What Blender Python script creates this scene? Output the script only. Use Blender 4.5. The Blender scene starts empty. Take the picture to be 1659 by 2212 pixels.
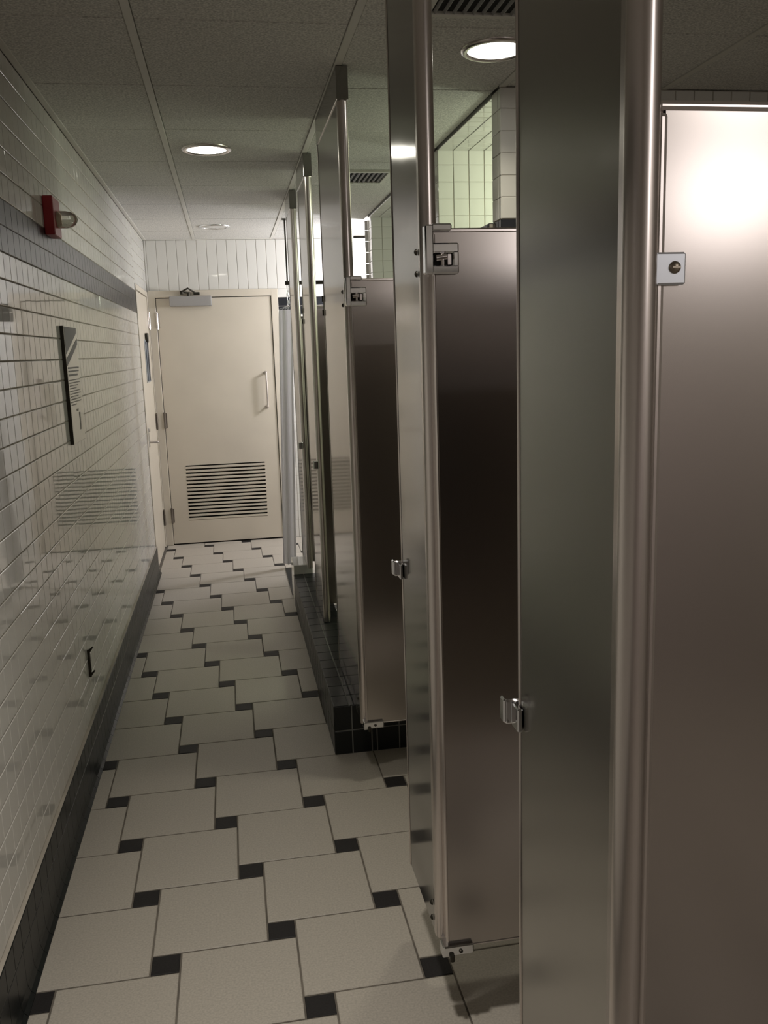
import bpy, bmesh, math, random
from mathutils import Vector, Matrix
random.seed(7)
SC = bpy.context.scene
COL = SC.collection

# ------------------------------------------------------------------ camera
FPX, YAW, PITCH, ROLL = 1911.37, 0.166673, 0.182170, -0.032246
CAM = Vector((0.61153, 0.0, 1.58841))
def cam_axes():
    cy, sy, cp, sp = math.cos(YAW), math.sin(YAW), math.cos(PITCH), math.sin(PITCH)
    f = Vector((sy*cp, cy*cp, -sp)); r = Vector((cy, -sy, 0)); u = r.cross(f)
    cr, sr = math.cos(ROLL), math.sin(ROLL)
    return cr*r+sr*u, -sr*r+cr*u, f
CR, CU, CF = cam_axes()
cd = bpy.data.cameras.new('camera'); cam = bpy.data.objects.new('camera', cd); COL.objects.link(cam)
cd.sensor_fit = 'VERTICAL'; cd.sensor_height = 36.0; cd.lens = 36.0*FPX/2212.0
cd.clip_start = 0.02
cam.matrix_world = Matrix(((CR.x, CU.x, -CF.x, CAM.x), (CR.y, CU.y, -CF.y, CAM.y), (CR.z, CU.z, -CF.z, CAM.z), (0, 0, 0, 1)))
SC.camera = cam

# ------------------------------------------------------------------ world, exposure, lights
w = bpy.data.worlds.new('world'); SC.world = w; w.use_nodes = True
w.node_tree.nodes['Background'].inputs[0].default_value = (0.9, 1.0, 0.85, 1)
w.node_tree.nodes['Background'].inputs[1].default_value = 0.0
SC.view_settings.view_transform = 'Standard'
SC.view_settings.look = 'None'
SC.view_settings.gamma = 1.0
SC.view_settings.use_curve_mapping = False
SC.view_settings.exposure = 0.40

def lamp(name, loc, power, col, size=0.15, rot=(0, 0, 0), shape='DISK', size_y=None, spread=180):
    l = bpy.data.lights.new(name, 'AREA'); l.energy = power; l.color = col; l.shape = shape; l.size = size
    if size_y: l.size_y = size_y
    l.spread = math.radians(spread)
    o = bpy.data.objects.new(name, l); COL.objects.link(o); o.location = loc; o.rotation_euler = rot
    return o
H = 2.505                                   # ceiling height
CORR = (1.0, 0.95, 0.80)
def globe(name, loc, power, col, r=0.07):
    l = bpy.data.lights.new(name, 'POINT'); l.energy = power; l.color = col; l.shadow_soft_size = r
    o = bpy.data.objects.new(name, l); COL.objects.link(o); o.location = loc
lamp('corridor_lamp', (0.575, 4.325, H-0.012), 0.35, CORR)
lamp('corridor_lamp', (0.575, 1.60, H-0.012), 3.7, (1.0, 0.94, 0.86), spread=84)
lamp('fill_lamp', (2.3, -0.9, H-0.012), 8.5, (1.0, 0.93, 0.89))  # added fill light behind the camera, no known fixture there
lamp('stall_lamp', (1.505, 2.90, H-0.012), 2.1, (1.0, 0.94, 0.76), spread=130)
globe('shower_lamp', (2.40, 3.70, 2.25), 11.0, (0.90, 1.0, 0.76))
globe('shower_lamp', (2.40, 4.95, 2.05), 8.5, (0.90, 1.0, 0.78))
globe('alcove_lamp', (2.22, 6.97, 2.03), 52.0, (0.985, 0.985, 1.06), 0.10)
lamp('vanity_lamp', (2.66, -1.70, 2.16), 2.4, (1.0, 0.93, 0.92), 0.44, (math.radians(90), 0, 0), 'RECTANGLE', 0.32)

# ------------------------------------------------------------------ materials
def mat(name, col, rough=0.5, metal=0.0, spec=0.5, emit=None, es=0.0, trans=0.0, aniso=0.0, bump=None, mott=None, coat=0.0, rmott=None):
    m = bpy.data.materials.new(name); m.use_nodes = True
    nt = m.node_tree; b = nt.nodes['Principled BSDF']
    b.inputs['Base Color'].default_value = (*col, 1); b.inputs['Roughness'].default_value = rough
    b.inputs['Metallic'].default_value = metal; b.inputs['Specular IOR Level'].default_value = spec
    b.inputs['Transmission Weight'].default_value = trans; b.inputs['Anisotropic'].default_value = aniso
    b.inputs['Coat Weight'].default_value = coat
    if emit: b.inputs['Emission Color'].default_value = (*emit, 1); b.inputs['Emission Strength'].default_value = es
    tc = nt.nodes.new('ShaderNodeNewGeometry')
    def noise(scale, detail, sc3=None):
        n = nt.nodes.new('ShaderNodeTexNoise'); n.inputs['Scale'].default_value = scale; n.inputs['Detail'].default_value = detail
        if sc3:
            mp = nt.nodes.new('ShaderNodeMapping'); mp.inputs['Scale'].default_value = sc3
            nt.links.new(tc.outputs['Position'], mp.inputs['Vector']); nt.links.new(mp.outputs['Vector'], n.inputs['Vector'])
        else: nt.links.new(tc.outputs['Position'], n.inputs['Vector'])
        return n
    if mott:            # (scale, lo, hi, detail): brightness mottling of the colour
        n = noise(mott[0], mott[3]); r = nt.nodes.new('ShaderNodeMapRange')
        r.inputs['From Min'].default_value = 0.3; r.inputs['From Max'].default_value = 0.7
        r.inputs['To Min'].default_value = mott[1]; r.inputs['To Max'].default_value = mott[2]
        nt.links.new(n.outputs['Fac'], r.inputs['Value'])
        x = nt.nodes.new('ShaderNodeVectorMath'); x.operation = 'SCALE'; x.inputs[0].default_value = col
        nt.links.new(r.outputs['Result'], x.inputs['Scale']); nt.links.new(x.outputs['Vector'], b.inputs['Base Color'])
    if rmott:           # (scale3, lo, hi): roughness mottling, stretched for brushed grain
        n = noise(1.0, 3, rmott[0]); r = nt.nodes.new('ShaderNodeMapRange')
        r.inputs['From Min'].default_value = 0.3; r.inputs['From Max'].default_value = 0.7
        r.inputs['To Min'].default_value = rmott[1]; r.inputs['To Max'].default_value = rmott[2]
        nt.links.new(n.outputs['Fac'], r.inputs['Value']); nt.links.new(r.outputs['Result'], b.inputs['Roughness'])
    if bump:            # (scale, strength, distance)
        n = noise(bump[0], 2); bp = nt.nodes.new('ShaderNodeBump'); bp.inputs['Strength'].default_value = bump[1]
        bp.inputs['Distance'].default_value = bump[2]
        nt.links.new(n.outputs['Fac'], bp.inputs['Height']); nt.links.new(bp.outputs['Normal'], b.inputs['Normal'])
    return m
def thin_cloth(name, col, share):       # cloth that lets some light through
    m = mat(name, col, 0.6); nt = m.node_tree; o = nt.nodes['Material Output']; b = nt.nodes['Principled BSDF']
    t = nt.nodes.new('ShaderNodeBsdfTranslucent'); t.inputs['Color'].default_value = (*col, 1)
    x = nt.nodes.new('ShaderNodeMixShader'); x.inputs['Fac'].default_value = share
    nt.links.new(b.outputs[0], x.inputs[1]); nt.links.new(t.outputs[0], x.inputs[2]); nt.links.new(x.outputs[0], o.inputs['Surface'])
    return m
M_TILE = mat('white_glazed_tile', (0.75, 0.735, 0.69), 0.035, bump=(7.0, 0.025, 0.01))
M_BLACK = mat('black_glazed_tile', (0.022, 0.023, 0.027), 0.16, bump=(9.0, 0.06, 0.01))
M_BAND = mat('charcoal_band_tile', (0.020, 0.020, 0.022), 0.30, spec=0.3)
M_CURB = mat('black_curb_tile', (0.014, 0.016, 0.016), 0.34, spec=0.3)
M_GROUT = mat('wall_grout', (0.46, 0.42, 0.36), 0.9, mott=(6, 0.8, 1.15, 3))
M_DGROUT = mat('curb_grout', (0.25, 0.25, 0.23), 0.9)
M_FLOOR = mat('beige_floor_tile', (0.48, 0.442, 0.385), 0.38, spec=0.35, mott=(180, 0.86, 1.10, 4))
M_ACC = mat('charcoal_floor_tile', (0.022, 0.020, 0.020), 0.5, spec=0.2, mott=(200, 0.8, 1.25, 3))
M_FGROUT = mat('floor_grout', (0.17, 0.15, 0.125), 0.95, mott=(15, 0.7, 1.2, 3))
M_CEIL = mat('acoustic_ceiling_tile', (0.82, 0.805, 0.76), 0.95, spec=0.1, mott=(150, 0.62, 1.12, 2))
M_GRID = mat('painted_ceiling_grid', (0.74, 0.72, 0.66), 0.6)
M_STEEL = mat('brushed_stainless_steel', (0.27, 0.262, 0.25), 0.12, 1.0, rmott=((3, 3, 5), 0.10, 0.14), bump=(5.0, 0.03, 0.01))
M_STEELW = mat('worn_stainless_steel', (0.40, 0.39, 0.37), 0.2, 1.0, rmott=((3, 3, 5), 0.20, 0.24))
M_DOOR = mat('satin_stainless_steel', (0.50, 0.465, 0.44), 0.22, 1.0)
M_TRIM = mat('bright_steel_trim', (0.72, 0.67, 0.645), 0.27, 1.0)
M_CHROME = mat('chrome', (0.80, 0.81, 0.83), 0.10, 1.0)
M_DARKM = mat('dark_metal', (0.05, 0.045, 0.035), 0.4, 0.7)
M_DPAINT = mat('cream_door_paint', (0.66, 0.60, 0.50), 0.38, mott=(2.5, 0.96, 1.04, 3))
M_GREYP = mat('grey_enamel', (0.36, 0.35, 0.34), 0.45)
M_DARK = mat('hollow_shade', (0.015, 0.014, 0.012), 0.9)  # near-black colour standing in for shade inside hollows
M_RED = mat('red_plastic', (0.33, 0.02, 0.025), 0.4)
M_LENS = mat('clear_lens', (0.92, 0.92, 0.85), 0.06, trans=0.85)
M_SIGN = mat('sign_board', (0.72, 0.70, 0.62), 0.12)
M_SIGNG = mat('sign_grey_print', (0.20, 0.19, 0.18), 0.6)
M_SIGNT = mat('sign_text_print', (0.22, 0.20, 0.17), 0.6)
M_CLOTH = thin_cloth('white_shower_curtain', (0.78, 0.77, 0.77), 0.16)
M_BROWN = mat('aged_bronze_hinge', (0.22, 0.19, 0.16), 0.4, 0.6)
M_GLOW = mat('lamp_glow', (1, 1, 1), 0.5, emit=(1.0, 0.97, 0.86), es=9.0)
M_UNLIT = mat('lamp_diffuser', (0.75, 0.74, 0.70), 0.12)
M_BLUE = mat('blue_grey_paper', (0.13, 0.145, 0.165), 0.5)
M_SLEEVE = mat('clear_sleeve', (0.50, 0.53, 0.55), 0.15)
M_DULL = mat('plain_painted_wall', (0.62, 0.59, 0.54), 0.5)

# ------------------------------------------------------------------ mesh helpers
class MB:
    def __init__(s): s.v = []; s.f = []; s.sm = []
    def add(s, vs, fs, smooth=False):
        o = len(s.v); s.v += [Vector(v) for v in vs]
        for f in fs: s.f.append([i+o for i in f]); s.sm.append(smooth)
        return s
    def bm(s, b, smooth=False):
        b.verts.index_update(); s.add([v.co.copy() for v in b.verts], [[v.index for v in f.verts] for f in b.faces], smooth); b.free(); return s
    def box(s, x0, x1, y0, y1, z0, z1, bev=0.0, seg=1):
        b = bmesh.new(); bmesh.ops.create_cube(b, size=1.0)
        for v in b.verts: v.co = Vector(((x0+x1)/2+v.co.x*(x1-x0), (y0+y1)/2+v.co.y*(y1-y0), (z0+z1)/2+v.co.z*(z1-z0)))
        if bev > 0: bmesh.ops.bevel(b, geom=b.edges[:], offset=bev, segments=seg, affect='EDGES', profile=0.5)
        return s.bm(b)
    def cyl(s, p, q, r, n=14, r2=None, caps=True):
        p, q = Vector(p), Vector(q); d = (q-p).normalized(); a = d.orthogonal().normalized(); c = d.cross(a)
        r2 = r if r2 is None else r2; vs = []
        for k in range(n):
            t = 2*math.pi*k/n; e = a*math.cos(t)+c*math.sin(t); vs += [p+e*r, q+e*r2]
        s.add(vs, [[2*k, 2*((k+1) % n), 2*((k+1) % n)+1, 2*k+1] for k in range(n)], True)
        if caps: s.add([vs[2*k] for k in range(n)], [list(range(n))[::-1]]); s.add([vs[2*k+1] for k in range(n)], [list(range(n))])
        return s
    def lathe(s, p, axis, prof, n=20):
        p, d = Vector(p), Vector(axis).normalized(); a = d.orthogonal().normalized(); c = d.cross(a); vs = []
        for h, r in prof:
            for k in range(n):
                t = 2*math.pi*k/n; vs.append(p+d*h+(a*math.cos(t)+c*math.sin(t))*r)
        m = len(prof)
        s.add(vs, [[i*n+k, i*n+(k+1) % n, (i+1)*n+(k+1) % n, (i+1)*n+k] for i in range(m-1) for k in range(n)], True); return s
    def tube(s, pts, r, n=10):
        for a, b in zip(pts[:-1], pts[1:]): s.cyl(a, b, r, n)
        for p in pts[1:-1]:
            b = bmesh.new(); bmesh.ops.create_icosphere(b, subdivisions=1, radius=r*1.0)
            for v in b.verts: v.co += Vector(p)
            s.bm(b, True)
        return s
    def prism(s, poly, z0, z1, smooth=False):       # polygon in xy, extruded in z
        n = len(poly); vs = [(x, y, z0) for x, y in poly]+[(x, y, z1) for x, y in poly]
        s.add(vs, [[k, (k+1) % n, n+(k+1) % n, n+k] for k in range(n)], smooth)
        s.add(vs[:n], [list(range(n))[::-1]]); s.add(vs[n:], [list(range(n))]); return s
    def mesh(s, name, m, off=Vector((0, 0, 0))):
        me = bpy.data.meshes.new(name); me.from_pydata([v-off for v in s.v], [], s.f)
        me.polygons.foreach_set('use_smooth', s.sm)
        b = bmesh.new(); b.from_mesh(me); bmesh.ops.recalc_face_normals(b, faces=b.faces); b.to_mesh(b and me); b.free()
        me.materials.append(m); me.update(); return me
    def build(s, name, m, parent=None, **props):
        off = Vector((0, 0, 0)); p = parent
        while p is not None: off += p.location; p = p.parent
        o = bpy.data.objects.new(name, s.mesh(name, m, off)); COL.objects.link(o); o.parent = parent
        for k, v in props.items(): o[k] = v
        return o
def thing(name, label, cat, loc, group=None):
    o = bpy.data.objects.new(name, None); COL.objects.link(o); o.location = loc; o.empty_display_size = 0.05
    o['label'] = label; o['category'] = cat
    if group: o['group'] = group
    o['kind'] = 'thing'
    return o
def struct(name, mb, m, label=None):
    o = mb.build(name, m); o['kind'] = 'structure'
    if label: o['label'] = label; 
    return o
def B(*a, **k): return MB().box(*a, **k)

def tile_mesh(name, w, h, m, t=0.0035, bev=0.0016):
    mb = MB(); a, b = w/2, h/2
    vs = [(-a, -b, -t), (a, -b, -t), (a, b, -t), (-a, b, -t), (-a, -b, -bev*0.8), (a, -b, -bev*0.8), (a, b, -bev*0.8), (-a, b, -bev*0.8),
          (-a+bev, -b+bev, 0), (a-bev, -b+bev, 0), (a-bev, b-bev, 0), (-a+bev, b-bev, 0)]
    fs = [[8, 9, 10, 11]]
    for k in range(4):
        j = (k+1) % 4; fs += [[k, j, 4+j, 4+k], [4+k, 4+j, 8+j, 8+k]]
    mb.add(vs, fs); return mb
def proj(p):
    d = Vector(p)-CAM; z = d.dot(CF)
    if z < 0.1: return None
    return (829.5+FPX*d.dot(CR)/z, 1106-FPX*d.dot(CU)/z)
def area(ps):
    q = [proj(p) for p in ps]
    if any(x is None for x in q): return 0
    c = (sum(x[0] for x in q)/4, sum(x[1] for x in q)/4)
    if not (-25 < c[0] < 1684 and -25 < c[1] < 2237): return 0
    return abs(sum(q[i][0]*q[(i+1) % 4][1]-q[(i+1) % 4][0]*q[i][1] for i in range(4)))/2
TCACHE = {}
def tiles(parent, name, o, u, v, cells, m, gap=0.0045, keep=None, limit=300, tilt=0.0011, field='tile_field'):
    """cells: (s0, s1, t0, t1) rectangles on the plane o + s*u + t*v. The largest in view become parts of their own, the rest one field."""
    o, u, v = Vector(o), Vector(u), Vector(v); n = u.cross(v); rest = MB(); lst = []
    for c in cells:
        s0, s1, t0, t1 = c
        if s1-s0 < 0.012 or t1-t0 < 0.012: continue
        ps = [o+u*s+v*t for s, t in ((s0, t0), (s1, t0), (s1, t1), (s0, t1))]
        lst.append((area(ps) if keep is None or keep((ps[0]+ps[2])/2) else 0, c))
    lst.sort(key=lambda x: -x[0])
    for i, (ar, (s0, s1, t0, t1)) in enumerate(lst):
        gu, gv = gap if isinstance(gap, tuple) else (gap, gap)
        w_, h_ = s1-s0-gu, t1-t0-gv
        c = o+u*((s0+s1)/2)+v*((t0+t1)/2)
        nn = (n+u*random.gauss(0, tilt)+v*random.gauss(0, tilt)).normalized(); uu = (u-nn*u.dot(nn)).normalized(); vv = nn.cross(uu)
        MX = Matrix(((uu.x, vv.x, nn.x, c.x), (uu.y, vv.y, nn.y, c.y), (uu.z, vv.z, nn.z, c.z), (0, 0, 0, 1)))
        if i < limit and ar > 0:
            key = (name, m.name, round(w_, 4), round(h_, 4))
            if key not in TCACHE: TCACHE[key] = tile_mesh(name, w_, h_, m).mesh(name, m)
            ob = bpy.data.objects.new(name, TCACHE[key]); COL.objects.link(ob); ob.parent = parent; ob.matrix_local = MX
        else:
            tm = tile_mesh(name, w_, h_, m); rest.add([MX @ x for x in tm.v], tm.f)
    if rest.v: rest.build(field, m, parent, kind='stuff')
def grid(s0, s1, t0, t1, p, hole=None, ps=None, anchor_s=None):
    ps = ps or p; out = []
    a = s0 if anchor_s is None else anchor_s
    k0 = math.floor((s0-a)/ps+1e-6); k = k0
    while a+k*ps < s1-1e-6:
        sa, sb = max(s0, a+k*ps), min(s1, a+(k+1)*ps); t = t0
        while t < t1-1e-6:
            tb = min(t1, t+p)
            if not (hole and hole((sa+sb)/2, (t+tb)/2)): out.append((sa, sb, t, tb))
            t += p
        k += 1
    return out
P = 0.0768
ZB0, ZB1 = 1.895, 2.0486                    # the dark band
ZBASE = 0.205

# ------------------------------------------------------------------ floor
YF = 7.585                                  # face of the far wall
A_, B_ = 0.3112, 0.0772
LL = Vector((0.3502-B_/2, 2.1704-B_/2))
floor = struct('floor', B(-0.1, 3.0, -2.3, YF+0.12, -0.12, -0.0025), M_FGROUT)
def floor_tiles():
    big, small = [], []
    for i in range(-14, 22):
        for j in range(-22, 26):
            q = LL+Vector((i*A_-j*B_, i*B_+j*A_))
            big.append((q.x-A_, q.x, q.y, q.y+A_)); small.append((q.x, q.x+B_, q.y, q.y+B_))
    def clip(L):
        r = []
        for x0, x1, y0, y1 in L:
            x0, x1, y0, y1 = max(x0, 0.012), min(x1, 2.9), max(y0, -2.0), min(y1, YF)
            if x1-x0 > 0.012 and y1-y0 > 0.012: r.append((x0, x1, y0, y1))
        return r
    kp = lambda c: c.x < 1.75
    tiles(floor, 'floor_tile', (0, 0, 0), (1, 0, 0), (0, 1, 0), clip(big), M_FLOOR, 0.005, kp, 300, 0.0006, 'floor_tile_field')
    tiles(floor, 'accent_tile', (0, 0, 0), (1, 0, 0), (0, 1, 0), clip(small), M_ACC, 0.004, kp, 300, 0.0006, 'accent_tile_field')
floor_tiles()

# ------------------------------------------------------------------ ceiling
ceiling = struct('ceiling', B(-0.1, 3.0, -2.3, YF+0.12, H+0.02, H+0.12), M_DULL)
XG, YG, CP = 0.40, 2.725, 0.625
cells = []
xsplit = [0.0, XG, XG+CP, XG+2*CP, XG+3*CP, 2.9]
ysplit = [-2.0]+[YG+CP*k for k in range(-7, 8) if -2.0 < YG+CP*k < YF-0.02]+[YF]
HOLES = [(0.575, 4.325, 0.09), (1.505, 2.90, 0.09), (0.575, 6.85, 0.09)]
def ceil_tile(x0, x1, y0, y1):
    m = MB(); m.box(x0+0.0135, x1-0.0135, y0+0.003, y1-0.003, H+0.003, H+0.018, 0.0025)
    m.build('ceiling_tile', M_CEIL, ceiling)
for i in range(len(xsplit)-1):
    for j in range(len(ysplit)-1):
        if xsplit[i] > 1.6 and ysplit[j] > 3.3: continue
        ceil_tile(xsplit[i], xsplit[i+1], ysplit[j], ysplit[j+1])
for x in xsplit[1:-1]: B(x-0.012, x+0.012, -2.0, YF if x < 1.6 else 3.3, H, H+0.02, 0.001).build('grid_bar', M_GRID, ceiling)
B(0.0, 0.024, -2.0, YF, H-0.0012, H+0.02, 0.001).build('edge_angle', M_GRID, ceiling)
B(0.0, 1.70, YF-0.022, YF, H-0.0010, H+0.02, 0.001).build('edge_angle', M_GRID, ceiling)

# ------------------------------------------------------------------ left wall
DY0, DY1, DZ = 6.60, 7.53, 2.10            # side door opening
mb = B(-0.14, -0.003, -2.1, DY0, 0, H); mb.box(-0.14, -0.003, DY0, DY1, DZ, H); mb.box(-0.14, -0.003, DY1, YF+0.1, 0, H)
wl = struct('wall_left', mb, M_GROUT)
hole = lambda s, t: False
o_, u_, v_ = (0, 0, 0), (0, 1, 0), (0, 0, 1)
PY = 0.0785
tiles(wl, 'tile', o_, u_, v_, grid(-2.0, DY0, ZBASE, ZB0-0.0006, P, ps=PY, anchor_s=2.752)+grid(-2.0, DY0, ZB1, H-0.002, P, ps=PY, anchor_s=2.752)
      + grid(DY0, YF, DZ, H-0.002, P, ps=PY)+grid(DY1, YF, 0.0, DZ, P, ps=PY), M_TILE, (0.0020, 0.0038), None, 300)
tiles(wl, 'band_tile', o_, u_, v_, grid(-2.0, DY0, ZB0, ZB1-0.0005, P, ps=PY, anchor_s=2.752), M_BAND, (0.0007, 0.0018), None, 300, field='band_tile_field')
bl = struct('baseboard_left', B(-0.002, 0.0105, -2.0, DY0, 0, ZBASE-0.001), M_GROUT)
def cove(y0, y1):
    pr = [(0.006, 0.128), (0.012, 0.1255), (0.0125, 0.05), (0.014, 0.03), (0.020, 0.012), (0.030, 0.003), (0.030, 0.0), (0.006, 0.0)]
    n = len(pr); vs = [(x, y0, z) for x, z in pr]+[(x, y1, z) for x, z in pr]
    m = MB(); m.add(vs, [[k, (k+1) % n, n+(k+1) % n, n+k] for k in range(n)]); m.add(vs[:n], [list(range(n))]); m.add(vs[n:], [list(range(n))]); return m
yb = 2.752-PY*13
while yb < DY0-0.01:
    cove(yb+0.001, min(yb+PY, DY0)-0.001).build('base_tile', M_CURB, bl); yb += PY
cove(-2.0, 2.752-PY*13).build('base_tile', M_CURB, bl)
tiles(bl, 'border_tile', (0.0125, 0, 0), u_, v_, grid(-2.0, DY0, 0.1285, ZBASE, P, ps=PY, anchor_s=2.752), M_CURB, (0.0016, 0.003), None, 300, field='border_tile_field')

# ------------------------------------------------------------------ far wall
FX0, FX1, FZ = 0.004, 1.052, 2.108          # end door frame, outside
mb = B(-0.1, 3.0, YF+0.003, YF+0.14, FZ, H); mb.box(FX1, 3.0, YF+0.003, YF+0.14, 0, FZ)
wf = struct('wall_far', mb, M_GROUT)
o_, u_, v_ = (0, YF, 0), (1, 0, 0), (0, 0, 1)
PX = 0.0797
def shift(c): return c
cl = [(a, b, FZ, H-0.002) for a, b, c, d in grid(0.0, 2.9, 0, 0.1, 0.1, ps=PX, anchor_s=0.017) if b <= FX1]      # upright strips over the door
XL = max(b for a, b, c, d in cl)
cl += [(a, b, FZ, H-0.002) for a, b, c, d in grid(XL, 2.9, 0, 0.1, 0.1, ps=PX)]+grid(FX1, 2.9, ZB1-0.01, FZ, P, ps=PX)
cl += grid(FX1, 2.9, 0.0, 1.895, P, ps=PX)
tiles(wf, 'tile', o_, u_, v_, cl, M_TILE, (0.0036, 0.0012), lambda c: c.z > 1.85 and c.x < 1.75, 300, 0.001)
tiles(wf, 'band_tile', o_, u_, v_, grid(FX1, 2.9, 1.895, ZB1-0.01, 0.0718, ps=PX), M_BLACK, 0.0035, lambda c: c.x < 1.75, 300, field='band_tile_field')

# ------------------------------------------------------------------ right-hand rooms, back of the room
struct('wall_right', B(2.9, 3.02, -2.1, YF+0.1, 0, H), M_DULL)
struct('wall_back', B(-0.1, 3.0, -2.12, -2.0, 0, H), M_DULL)
struct('trim_5', B(0.0, 2.9, -2.0, -1.97, 0, 1.52, 0.003), mat('reflection_panel', (0.62, 0.57, 0.55), 0.4))  # added unseen panel, its tone set for reflections in the steel
def divider(name, y0, y1, x0=1.64, zt=2.475):
    wd = struct(name, B(x0+0.003, 2.9, y0+0.003, y1-0.003, 0, H), M_GROUT)
    g = lambda a, b: grid(a, b, ZBASE, ZB0, P, ps=0.0757)+grid(a, b, ZB1, H-0.002, P, ps=0.0757)
    kp = lambda c: c.z > 1.75
    tiles(wd, 'tile', (x0, y0, 0), (1, 0, 0), (0, 0, 1), g(0.0, 1.25), M_TILE, (0.004, 0.0018), kp, 150)
    tiles(wd, 'end_tile', (x0, y1, 0), (0, -1, 0), (0, 0, 1), g(0.0, y1-y0), M_TILE, (0.004, 0.0018), kp, 60, field='end_tile_field')
    tiles(wd, 'back_tile', (2.89, y1, 0), (-1, 0, 0), (0, 0, 1), g(0.0, 1.25), M_TILE, 0.004, kp, 0, field='back_tile_field')
    for nm, o, u, l in (('band_tile', (x0, y0, 0), (1, 0, 0), 1.25), ('band_end_tile', (x0, y1, 0), (0, -1, 0), y1-y0), ('band_back_tile', (2.89, y1, 0), (-1, 0, 0), 1.25)):
        tiles(wd, nm, o, u, (0, 0, 1), grid(0, l, ZB0, ZB1, P, ps=0.0757), M_BLACK, 0.004, kp, 60, field=nm+'_field')
    for o, u, l in (((x0, y0, 0), (1, 0, 0), 1.25), ((x0, y1, 0), (0, -1, 0), y1-y0), ((2.89, y1, 0), (-1, 0, 0), 1.25)):
        tiles(wd, 'base_tile', o, u, (0, 0, 1), grid(0, l, 0, ZBASE, 0.1025, ps=0.0757), M_CURB, 0.003, None, 60, field='base_tile_field')
    return wd
divider('wall_divider_near', 3.29, 3.40)
divider('wall_divider_middle', 4.28, 4.42)
divider('wall_divider_far', 6.385, 6.57, 1.66)
for k, (a, b) in enumerate(((3.40, 4.28), (4.42, 6.385))):     # tiled soffits over the showers
    s = struct('trim_%d' % (1+k), B(1.64, 2.9, a, b, 2.4975, H+0.02), M_DGROUT)
    tiles(s, 'tile', (1.64, b, 2.4955), (1, 0, 0), (0, -1, 0), grid(0, 1.25, 0, b-a, 0.0757), M_TILE, 0.004, None, 150)
lw = struct('wall_low', B(1.628, 1.72, 3.403, 3.80, 0, 2.045), M_GROUT)
tiles(lw, 'tile', (1.625, 3.80, 0), (0, -1, 0), (0, 0, 1), grid(0, 0.40, ZBASE, ZB0, P), M_TILE, 0.004, lambda c: c.z > 1.7, 60)
tiles(lw, 'base_tile', (1.625, 3.80, 0), (0, -1, 0), (0, 0, 1), grid(0, 0.40, 0, ZBASE, 0.1025, ps=P), M_CURB, 0.003, None, 60, field='base_tile_field')
tiles(lw, 'band_tile', (1.625, 3.80, 0), (0, -1, 0), (0, 0, 1), grid(0, 0.40, ZB0, ZB1, P), M_BLACK, 0.004, lambda c: c.z > 1.7, 60, field='band_tile_field')
tiles(lw, 'cap_tile', (1.625, 3.403, ZB1), (1, 0, 0), (0, 1, 0), grid(0, 0.095, 0, 0.395, 0.08, ps=0.095), M_BLACK, 0.004, None, 60, field='cap_tile_field')

# ------------------------------------------------------------------ shower curb
CX0, CX1, CY0, CZ = 0.937, 1.110, 3.29, 0.205
CE = 5.455
mb = B(CX0+0.003, CX1-0.003, CY0+0.003, CE, 0, CZ-0.003); mb.box(CX1-0.003, 1.64, CY0+0.003, CY0+0.115, 0, CZ-0.003)
curb = struct('trim_3', mb, M_DGROUT); curb['label'] = 'black tiled shower curb along the stall fronts'
def run(a, b, p): return [(x0, x1) for x0, x1, _, _ in grid(a, b, 0, 1, 1, ps=p)]
tiles(curb, 'face_tile', (CX0, CE, 0), (0, -1, 0), (0, 0, 1), grid(0, CE-CY0, 0.0, CZ, 0.1025, ps=0.1085), M_CURB, 0.004, None, 300)
tiles(curb, 'top_tile', (CX0, CY0, CZ), (1, 0, 0), (0, 1, 0), [(a, b, c, d) for a, b in ((0, 0.063), (0.063, 0.173)) for c, d in run(0, CE-CY0, 0.1085)], M_CURB, 0.004, None, 300, field='top_tile_field')
tiles(curb, 'front_tile', (CX0, CY0, 0), (1, 0, 0), (0, 0, 1), [(a, b, z0, z1) for z0, z1 in ((0.0, 0.10), (0.10, CZ)) for a, b in ((0, 0.072), (0.072, 0.150), (0.150, 0.171), (0.171, 0.262), (0.262, 0.370), (0.370, 0.478), (0.478, 0.586), (0.586, 0.70))], M_CURB, 0.005, None, 300)
tiles(curb, 'return_top_tile', (CX1, CY0, CZ), (1, 0, 0), (0, 1, 0), grid(0, 0.53, 0, 0.115, 0.115, ps=0.1085), M_CURB, 0.005, None, 60)
blk = struct('trim_4', B(0.940, 1.060, CE+0.001, 5.70, 0, 0.262, 0.004), M_TILE); blk['label'] = 'raised white end block of the shower curb'
flat_strip = struct('trim_6', B(0.937, 1.060, 5.701, 6.45, -0.001, 0.010, 0.002), M_CURB); flat_strip['label'] = 'flat black strip on the floor under the curtain'  # low black strip on the floor past the end block

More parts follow.
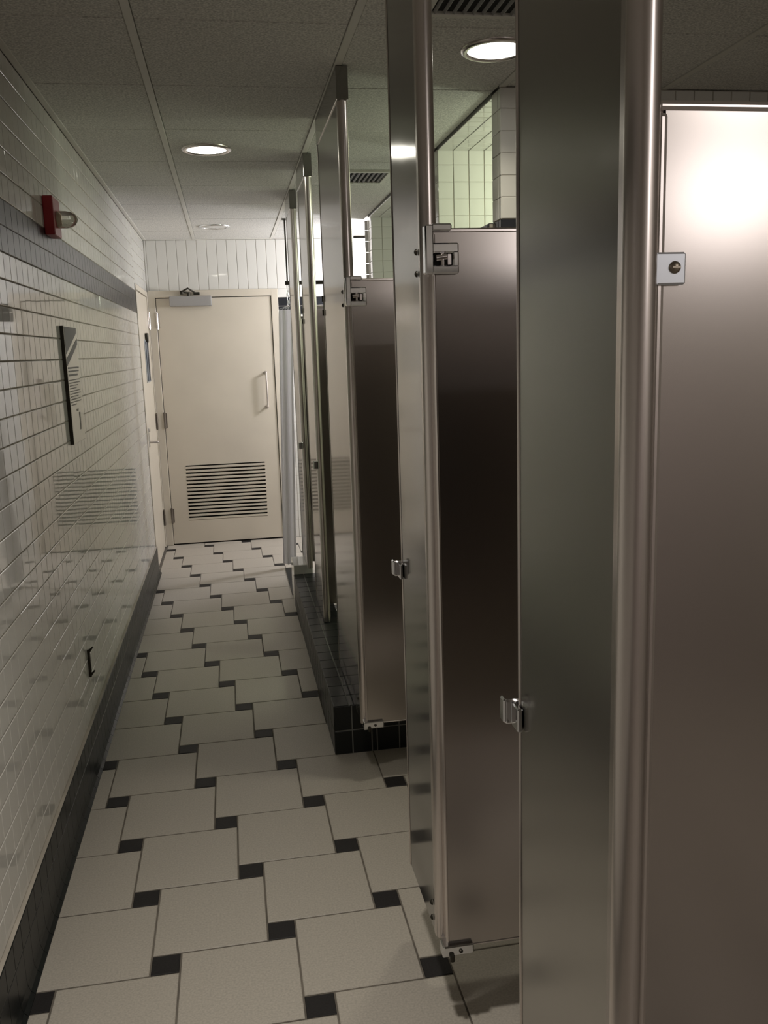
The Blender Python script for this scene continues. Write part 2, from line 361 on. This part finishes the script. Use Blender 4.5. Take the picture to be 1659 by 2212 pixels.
# ------------------------------------------------------------------ end door (door_1)
d1 = struct('door_1', B(0.067, 0.205, YF-0.012, YF+0.033, 0.012, 2.046).box(0.868, 0.990, YF-0.012, YF+0.033, 0.012, 2.046)
            .box(0.205, 0.868, YF-0.012, YF+0.033, 0.676, 2.046).box(0.205, 0.868, YF-0.012, YF+0.033, 0.012, 0.206), M_DPAINT,
            'cream painted end door with louvred grille and pull handle')
fr = MB().box(FX0, 0.062, YF-0.022, YF+0.10, 0, FZ, 0.003).box(0.995, FX1, YF-0.022, YF+0.10, 0, FZ, 0.003).box(FX0, FX1, YF-0.0215, YF+0.10, 2.052, FZ, 0.003)
fr.build('door_frame', M_DPAINT, d1)
B(0.06, 0.998, YF+0.036, YF+0.05, 0.0, 2.055).build('shade_backing', M_DARK, d1)  # near-black sheet painted as the shade behind the slats
NS = 15
for k in range(NS):
    z = 0.206+(0.47/NS)*(k+0.5); hh = 0.0098
    m = MB(); m.add([(0.203, YF-0.014, z-hh-0.002), (0.870, YF-0.014, z-hh-0.002), (0.870, YF-0.014, z+hh-0.004), (0.203, YF-0.014, z+hh-0.004),
                     (0.203, YF+0.025, z-hh-0.012), (0.870, YF+0.025, z-hh-0.012), (0.870, YF+0.025, z+hh-0.020), (0.203, YF+0.025, z+hh-0.020)],
                    [[0, 1, 2, 3], [4, 5, 6, 7], [0, 1, 5, 4], [3, 2, 6, 7], [0, 3, 7, 4], [1, 2, 6, 5]])
    m.build('louvre_slat', M_DPAINT, d1)
def hinge(parent, x, y, z, h, r=0.009):
    m = MB().cyl((x, y, z-h/2), (x, y, z+h/2), r, 10).cyl((x, y, z+h/2), (x, y, z+h/2+0.006), r*0.7, 8).cyl((x, y, z-h/2-0.006), (x, y, z-h/2), r*0.7, 8)
    return m
for z in (1.87, 1.06, 0.255):
    hinge(None, 0.066, YF-0.022, z, 0.125).box(0.066, 0.085, YF-0.0135, YF-0.0118, z-0.06, z+0.06).build('hinge', M_TRIM if z > 1.5 else M_BROWN, d1)
B(0.175, 0.511, YF-0.068, YF-0.012, 1.980, 2.060, 0.006, seg=2).build('closer_body', M_GREYP, d1)
m = MB().cyl((0.33, YF-0.04, 2.058), (0.33, YF-0.04, 2.092), 0.012, 12).tube([(0.33, YF-0.04, 2.085), (0.275, YF-0.06, 2.095), (0.33, YF-0.10, 2.118), (0.385, YF-0.03, 2.085)], 0.007, 8)
m.box(0.262, 0.288, YF-0.07, YF-0.022, 2.075, 2.103, 0.003).box(0.37, 0.42, YF-0.05, YF-0.02, 2.068, 2.09, 0.003)
m.build('closer_arm', M_DARKM, d1)
hx = 0.915
m = MB().tube([(hx, YF-0.012, 1.425), (hx+0.004, YF-0.055, 1.425), (hx+0.004, YF-0.055, 1.142), (hx, YF-0.012, 1.142)], 0.0095, 12)
m.cyl((hx, YF-0.012, 1.425), (hx, YF-0.017, 1.425), 0.015, 14).cyl((hx, YF-0.012, 1.142), (hx, YF-0.017, 1.142), 0.015, 14)
m.build('pull_handle', M_TRIM, d1)

# ------------------------------------------------------------------ side door (door_2) in the left wall
d2 = struct('door_2', B(-0.045, -0.002, DY0+0.045, DY1-0.022, 0.01, 2.055, 0.002), M_DPAINT, 'cream side door beside the end door')
MB().box(-0.12, 0.006, DY0+0.001, DY0+0.041, 0, 2.098, 0.002).box(-0.12, 0.006, DY1-0.019, DY1-0.001, 0, 2.098, 0.002).box(-0.12, 0.0055, DY0+0.001, DY1-0.001, 2.059, 2.098, 0.002).build('door_frame', M_DPAINT, d2)
for z in (1.87, 1.06, 0.255):
    hinge(None, 0.008, DY1-0.021, z, 0.125).box(-0.001, 0.0005, DY1-0.06, DY1-0.021, z-0.06, z+0.06).build('hinge', M_TRIM if z > 1.5 else M_BROWN, d2)
m = MB().box(-0.003, 0.006, DY0+0.10, DY0+0.145, 0.93, 1.075, 0.002).cyl((0.0, DY0+0.122, 1.055), (0.016, DY0+0.122, 1.055), 0.014, 12)
m.build('lock_plate', M_CHROME, d2)
m = MB().tube([(0.004, DY0+0.122, 0.965), (0.062, DY0+0.122, 0.965), (0.066, DY0+0.25, 0.963)], 0.009, 10)
m.build('lever_handle', M_TRIM, d2)
t = thing('document_holder', 'clear plastic document holder with blue grey sheet hung on the side door', 'holder', (0.0, 7.0, 1.39))
B(-0.0015, 0.004, 7.0, 7.24, 1.39, 1.715, 0.0015).build('backing_sleeve', M_SLEEVE, t)
B(0.004, 0.010, 7.02, 7.22, 1.40, 1.70, 0.001).build('paper_sheet', M_BLUE, t)
B(0.002, 0.022, 7.09, 7.15, 1.695, 1.765, 0.003).build('clip', M_DARKM, t)
B(0.010, 0.014, 7.115, 7.128, 1.41, 1.70, 0.001).build('dark_strip', M_DARKM, t)

# ------------------------------------------------------------------ things on the left wall
t = thing('fire_alarm_strobe', 'red fire alarm strobe with clear lens above the dark tile band', 'alarm', (0.0, 3.49, 2.03))
B(0.0, 0.036, 3.425, 3.555, 2.026, 2.160, 0.004, seg=2).build('base_plate', M_RED, t)
MB().lathe((0.036, 3.49, 2.085), (1, 0, 0), [(0.0, 0.030), (0.030, 0.030), (0.048, 0.027), (0.062, 0.019), (0.069, 0.008), (0.071, 0.0005)]).build('lens', M_LENS, t)
MB().cyl((0.036, 3.49, 2.085), (0.052, 3.49, 2.085), 0.023, 16, 0.012).build('flash_reflector', mat('strobe_reflector', (0.45, 0.34, 0.24), 0.3, 0.4), t)

t = thing('notice_sign', 'white notice board with grey diagonal header fixed to the tiled wall', 'sign', (0.0, 3.53, 1.265))
SY0, SY1, SZ0, SZ1 = 3.535, 3.815, 1.265, 1.712
B(0.0, 0.013, SY0, SY1, SZ0, SZ1, 0.001).build('board', M_SIGN, t)
B(0.0, 0.0125, SY0-0.003, SY0-0.0002, SZ0, SZ1, 0.0005).build('side_shade', M_DARKM, t)  # dark strip: shade of the board's near side put into colour
def sp(u, v): return (0.0138, SY0+u*(SY1-SY0), SZ1-v*(SZ1-SZ0))
def sheet(poly):
    m = MB(); n = len(poly); a = [Vector(sp(*p)) for p in poly]; b = [Vector((0.0128, p.y, p.z)) for p in a]
    m.add(a+b, [list(range(n))]+[[k, (k+1) % n, n+(k+1) % n, n+k] for k in range(n)]); return m
sheet([(0.03, 0.005), (0.99, 0.005), (0.99, 0.045), (0.03, 0.235)]).build('header_print', M_SIGNG, t)
sheet([(0.99, 0.095), (0.99, 0.15), (0.03, 0.335), (0.03, 0.275)]).build('stripe_print', M_SIGNG, t)
for v, l, h in ((0.345, 0.95, 0.014), (0.375, 0.92, 0.012), (0.405, 0.8, 0.016)): sheet([(0.08, v), (l, v), (l, v+h), (0.08, v+h)]).build('text_line', M_SIGNG, t)
for k in range(10):
    v = 0.452+k*0.0235; l = (0.95, 0.93, 0.75, 0.6, 0.9, 0.92, 0.7, 0.86, 0.9, 0.5)[k]
    sheet([(0.08, v), (l, v), (l, v+0.009), (0.08, v+0.009)]).build('text_line', M_SIGNT, t)
sheet([(0.45, 0.71), (0.60, 0.71), (0.60, 0.73), (0.45, 0.73)]).build('emblem_print', M_SIGNT, t)
sheet([(0.62, 0.745), (0.72, 0.745), (0.72, 0.90), (0.62, 0.90)]).build('emblem_print', M_SIGNT, t)

t = thing('wall_fitting', 'small dark fitting with two prongs low on the tiled wall', 'bracket', (0.0, 3.46, 0.355))
B(0.0, 0.009, 3.452, 3.468, 0.358, 0.470, 0.002).build('plate', M_DARKM, t)  # dark upright plate with a prong near top and bottom
for z in (0.366, 0.462):
    MB().cyl((0.006, 3.46, z), (0.022, 3.46, z+0.017), 0.0052, 8, 0.003).build('prong', M_DARKM, t)

# ------------------------------------------------------------------ ceiling lights and vents
def downlight(x, y, label, lit):
    t = thing('downlight', label, 'light', (x, y, H), 'recessed ceiling downlights')
    MB().lathe((x, y, H+0.004), (0, 0, -1), [(0.0, 0.112), (0.006, 0.112), (0.011, 0.104), (0.011, 0.092), (0.004, 0.088), (-0.004, 0.088)], 36).build('trim_ring', M_TRIM if lit else M_CHROME, t)
    MB().lathe((x, y, H-0.001), (0, 0, -1), [(0.0, 0.089), (0.003, 0.06), (0.005, 0.03), (0.0055, 0.0005)], 36).build('diffuser', M_GLOW if lit else M_UNLIT, t)
downlight(0.575, 4.325, 'lit round downlight over the middle of the corridor', True)
downlight(1.505, 2.90, 'lit round downlight over the stalls, above the nearest open stall door', True)
downlight(0.575, 6.85, 'unlit round downlight near the end door', False)
def vent(x0, x1, y0, y1, label):
    t = thing('ceiling_vent', label, 'vent', ((x0+x1)/2, (y0+y1)/2, H-0.01), 'slatted ceiling vents over the stalls')
    z0, z1 = H-0.010, H+0.003; f = 0.022
    MB().box(x0, x1, y0, y0+f, z0, z1, 0.002).box(x0, x1, y1-f, y1, z0, z1, 0.002).box(x0, x0+f, y0+f, y1-f, z0, z1, 0.002).box(x1-f, x1, y0+f, y1-f, z0, z1, 0.002).build('frame', M_GRID, t)
    B(x0+f, x1-f, y0+f, y1-f, H-0.0005, H+0.0035).build('duct_shade', M_DARK, t)  # near-black sheet, the duct's shade put into its colour
    n = 10; pw = (x1-x0-2*f)/n
    for k in range(n):
        xx = x0+f+pw*(k+0.5)
        m = MB(); m.add([(xx-0.005, y0+f, H-0.001), (xx-0.004, y0+f, H-0.001), (xx+0.001, y0+f, z0+0.0008), (xx, y0+f, z0+0.0008),
                         (xx-0.005, y1-f, H-0.001), (xx-0.004, y1-f, H-0.001), (xx+0.001, y1-f, z0+0.0008), (xx, y1-f, z0+0.0008)],
                        [[0, 1, 2, 3], [4, 5, 6, 7], [0, 1, 5, 4], [1, 2, 6, 5], [2, 3, 7, 6], [3, 0, 4, 7]])
        m.build('slat', M_GREYP, t)
vent(1.215, 1.525, 4.79, 5.12, 'dark slatted ceiling vent seen between the second and third pilasters')
vent(1.20, 1.52, 2.27, 2.615, 'dark slatted ceiling vent at the top edge over the nearest open stall')

# ------------------------------------------------------------------ toilet and shower stalls
XS, TH = 1.020, 0.032                       # corridor face and thickness of the fronts
XC = XS+TH/2
def cap_profile(y, sgn, lip=0.014, nose=0.017, w=TH/2+0.0018):
    pts = [(XC-w, y+sgn*lip)]
    for k in range(13):
        a = math.pi*(k/12.0); pts.append((XC-w*math.cos(a), y-sgn*nose*math.sin(a)))
    pts.append((XC+w, y+sgn*lip)); return pts
def pilaster(y0, y1, zb, label, shoe=True, keeper=None, steel=None):
    """y0 near end, y1 far end; keeper at 'far' or 'near' end"""
    t = thing('stall_pilaster', label, 'pilaster', (XC, (y0+y1)/2, zb), 'steel stall pilasters along the corridor')
    B(XS, XS+TH, y0+0.017, y1-0.010, zb, H-0.003).build('face_panel', steel or M_STEEL, t)
    MB().prism(cap_profile(y0+0.017, 1), zb-0.001, H-0.003, True).build('near_edge_cap', M_TRIM, t)
    MB().prism(cap_profile(y1-0.008, -1, 0.006, 0.008), zb-0.001, H-0.003, True).build('far_edge_cap', M_TRIM, t)
    if shoe:
        B(XS-0.004, XS+TH+0.004, y0-0.004, y1+0.003, H-0.105, H-0.0008, 0.002).build('ceiling_shoe', M_STEEL, t)
    if keeper:
        y = y1 if keeper == 'far' else y0; s = 1 if keeper == 'far' else -1
        m = MB().box(XS-0.010, XS-0.0015, min(y-s*0.030, y), max(y-s*0.030, y), 1.008, 1.046, 0.002)
        m.box(XS-0.020, XS+0.006, min(y, y+s*0.009), max(y, y+s*0.009), 1.010, 1.050, 0.003)
        m.box(XS-0.023, XS-0.017, min(y, y+s*0.020), max(y, y+s*0.020), 1.012, 1.052, 0.003)
        m.build('door_keeper', M_CHROME, t)
    return t
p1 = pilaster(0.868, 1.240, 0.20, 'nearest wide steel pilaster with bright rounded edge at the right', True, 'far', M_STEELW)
p2 = pilaster(1.850, 2.183, 0.20, 'second steel pilaster from the camera, with the largest open door hung on it', True, 'far')
p3 = pilaster(3.085, 3.765, 0.212, 'third steel pilaster with a nearly black open door above the curb end', True, None)
p4 = pilaster(4.385, 4.805, 0.212, 'fourth steel pilaster on the curb, reflecting the louvred door', True, 'near')
p5 = pilaster(5.345, 5.720, 0.264, 'farthest narrow steel pilaster, next to the white curtain', True, 'near')

def dome(m, x, y, z, r=0.007, d=(-1, 0, 0)):
    m.lathe((x, y, z), d, [(0, r), (0.003, r*0.9), (0.005, r*0.55), (0.006, 0.0005)], 12)
def stall_door(t, yf, s, wid=0.565, zb=0.192, zt=1.826):
    """door swung 90 degrees into its stall, hung on pilaster t. yf: y of its face nearest the pilaster end, s=-1 stands before that end, +1 beyond it"""
    ya, yb_ = (yf-0.026, yf) if s < 0 else (yf, yf+0.026)
    x0, x1 = XS+0.014, XS+0.014+wid
    d = B(x0+0.004, x1-0.004, ya+0.002, yb_-0.002, zb+0.004, zt-0.004).build('door', M_DOOR, t)
    m = MB()
    m.box(x0, x1, ya, yb_, zt-0.010, zt, 0.003).box(x0, x1, ya, yb_, zb, zb+0.004, 0.001)
    m.box(x0, x0+0.008, ya, yb_, zb+0.008, zt-0.010, 0.003).box(x1-0.008, x1, ya, yb_, zb+0.008, zt-0.010, 0.003)
    m.build('edge_trim', M_TRIM, d)
    f = ya; g = 0.010                                                        # top hinge bracket on the face towards the camera
    m = MB()
    m.box(XS-0.002 if s < 0 else XS+0.002, XS+0.016, f-g+(0 if s < 0 else 0.006), f+0.016, 1.735, 1.832, 0.003)   # upright wrapped on the edge
    m.box(XS+0.012, XS+0.054, f-g, yb_+0.002, 1.820, 1.834, 0.003)          # lip over the door top
    m.box(XS+0.012, XS+0.068, f-g, f+0.001, 1.776, 1.796, 0.003)            # window frame: top, bottom, far side
    m.box(XS+0.012, XS+0.068, f-g, f+0.001, 1.735, 1.752, 0.003)
    m.box(XS+0.055, XS+0.068, f-g, f+0.001, 1.748, 1.780, 0.003)
    m.build('top_hinge', M_CHROME, d)
    B(XS+0.016, XS+0.055, f-0.0015, f+0.001, 1.752, 1.776).build('recess_shade', M_DARK, d)  # flat plate coloured as the shade inside the hinge window
    m = MB().cyl((XS+0.034, f-0.006, 1.752), (XS+0.034, f-0.006, 1.776), 0.0045, 10).cyl((XS+0.020, f-0.008, 1.766), (XS+0.042, f-0.008, 1.769), 0.0065, 10)
    m.box(XS+0.045, XS+0.054, f-0.004, f+0.001, 1.753, 1.775, 0.001)
    m.build('hinge_pin', M_TRIM, d)
    m = MB().box(XS+0.004, XS+0.078, f-g, yb_+0.002, zb-0.014, zb+0.012, 0.003).box(XS+0.004, XS+0.024, f-0.004, yb_+0.004, zb-0.020, zb-0.010, 0.002)
    m.build('bottom_hinge', M_CHROME, d)
    m = MB().cyl((XS+0.024, f-g-0.004, zb-0.022), (XS+0.024, f-g-0.004, zb-0.008), 0.006, 10); dome(m, XS+0.046, f-g, zb-0.002, 0.005, (0, -1, 0))
    m.build('hinge_pin', M_DARKM, d)
    if s < 0:
        for z in (1.787, 1.742, zb+0.075, zb+0.035):
            m = MB(); dome(m, XS-0.0016, yf+0.05, z); m.build('hinge_bolt', M_DARKM, t)
    else:
        m = MB()
        for z in (1.802, 1.745): m.cyl((XS-0.001, yf+0.002, z-0.012), (XS-0.001, yf+0.002, z+0.012), 0.0065, 10)
        m.cyl((XS+0.001, yf+0.002, 1.74), (XS+0.001, yf+0.002, 1.81), 0.0035, 8).build('hinge_barrel', M_DARKM, d)
stall_door(p2, 1.846, -1)
stall_door(p3, 3.081, -1, zb=0.222)
stall_door(p3, 3.772, 1, wid=0.50, zb=0.25)
stall_door(p4, 4.812, 1, wid=0.50, zb=0.25)

def partition(y, x1, zb, zt, label, bracket=False, x0=XS+TH+0.005):
    t = thing('stall_partition', label, 'partition', ((x0+x1)/2, y, zb), 'steel partitions between stalls')
    B(x0+0.010, x1, y+0.001, y+0.024, zb, zt-0.005).build('partition_panel', M_DOOR, t)
    m = MB().box(x0, x0+0.013, y-0.001, y+0.026, zb, zt-0.012, 0.005, seg=2)
    m.build('side_edge_trim', M_TRIM, t)
    MB().box(x0, x1, y-0.001, y+0.026, zt-0.012, zt, 0.005, seg=2).build('top_edge_trim', M_TRIM, t)
    if bracket:
        z0, z1 = 1.645, 1.678
        m = MB().box(x0-0.001, x0+0.033, y-0.007, y-0.001, z0, z1, 0.002).box(x0-0.001, x0+0.002, y-0.007, y+0.034, z0, z1, 0.001)
        b = m.build('stirrup_bracket', mat('white_zinc_bracket', (0.80, 0.84, 0.90), 0.35, 0.6), t)
        m = MB().lathe((x0+0.020, y-0.007, 1.6625), (0, -1, 0), [(0, 0.0066), (0.002, 0.006), (0.0035, 0.0035), (0.0038, 0.0005)], 16)
        m.box(x0+0.0155, x0+0.0245, y-0.0115, y-0.0105, 1.6616, 1.6634).build('screw', mat('worn_screw', (0.35, 0.31, 0.25), 0.35, 1.0), b)
    return t
partition(0.895, 2.30, 0.30, 1.829, 'nearest steel stall partition at the right with a screwed bracket', True)
partition(2.03, 2.30, 0.30, 1.829, 'steel partition behind the nearest open stall door')
partition(4.575, 1.60, 0.252, 1.812, 'dark steel partition behind the fourth pilaster, above the curb')
partition(5.50, 2.88, 0.27, 1.800, 'dark steel partition behind the farthest pilaster')

# ------------------------------------------------------------------ shower curtain on its hung rod
CYY, RZ = 6.49, 2.070
t = thing('curtain_rod', 'dark curtain rod hung from the ceiling near the end wall', 'rod', (1.06, CYY, RZ))
MB().cyl((1.045, CYY, RZ), (1.66, CYY, RZ), 0.0135, 14).build('rod', M_DARKM, t)
MB().cyl((1.062, CYY, RZ), (1.062, CYY, H-0.001), 0.006, 10).cyl((1.062, CYY, H-0.006), (1.062, CYY, H-0.001), 0.02, 14).build('ceiling_hanger', M_DARKM, t)
t = thing('shower_curtain', 'white shower curtain bunched beside the end door frame', 'curtain', (1.02, CYY, 0.03))
def curtain():
    m = MB(); nu, nv = 56, 14; vs = []
    for j in range(nv+1):
        v = j/nv; z = 1.885-(1.885-0.035)*v
        x0, x1 = 0.985-0.062*v, 1.085-0.062*v
        for i in range(nu+1):
            u = i/nu
            a = (0.008+0.008*v)*math.sin(u*math.pi*4+0.4*math.sin(3*v))
            vs.append((x0+(x1-x0)*u+0.004*math.cos(u*40), CYY-0.02+a+0.012*math.sin(u*4), z-0.02*u*v))
    m.add(vs, [[j*(nu+1)+i, j*(nu+1)+i+1, (j+1)*(nu+1)+i+1, (j+1)*(nu+1)+i] for j in range(nv) for i in range(nu)], True)
    return m
o = curtain().build('cloth', M_CLOTH, t); 
for k in range(5):
    x = 1.055+0.010*k; m = MB(); pts = [(x, CYY, RZ-0.014)]
    for j in range(6): pts.append((x+0.006*math.sin(j*2.1+k), CYY-0.01+0.006*math.cos(j*1.7), RZ-0.03-0.026*j))
    pts.append((0.992+0.02*k, CYY-0.02, 1.888)); m.tube(pts, 0.0022, 6)
    b = bmesh.new(); bmesh.ops.create_circle(b, segments=10, radius=0.016); b.free()
    m.build('curtain_hook', M_CHROME, t)
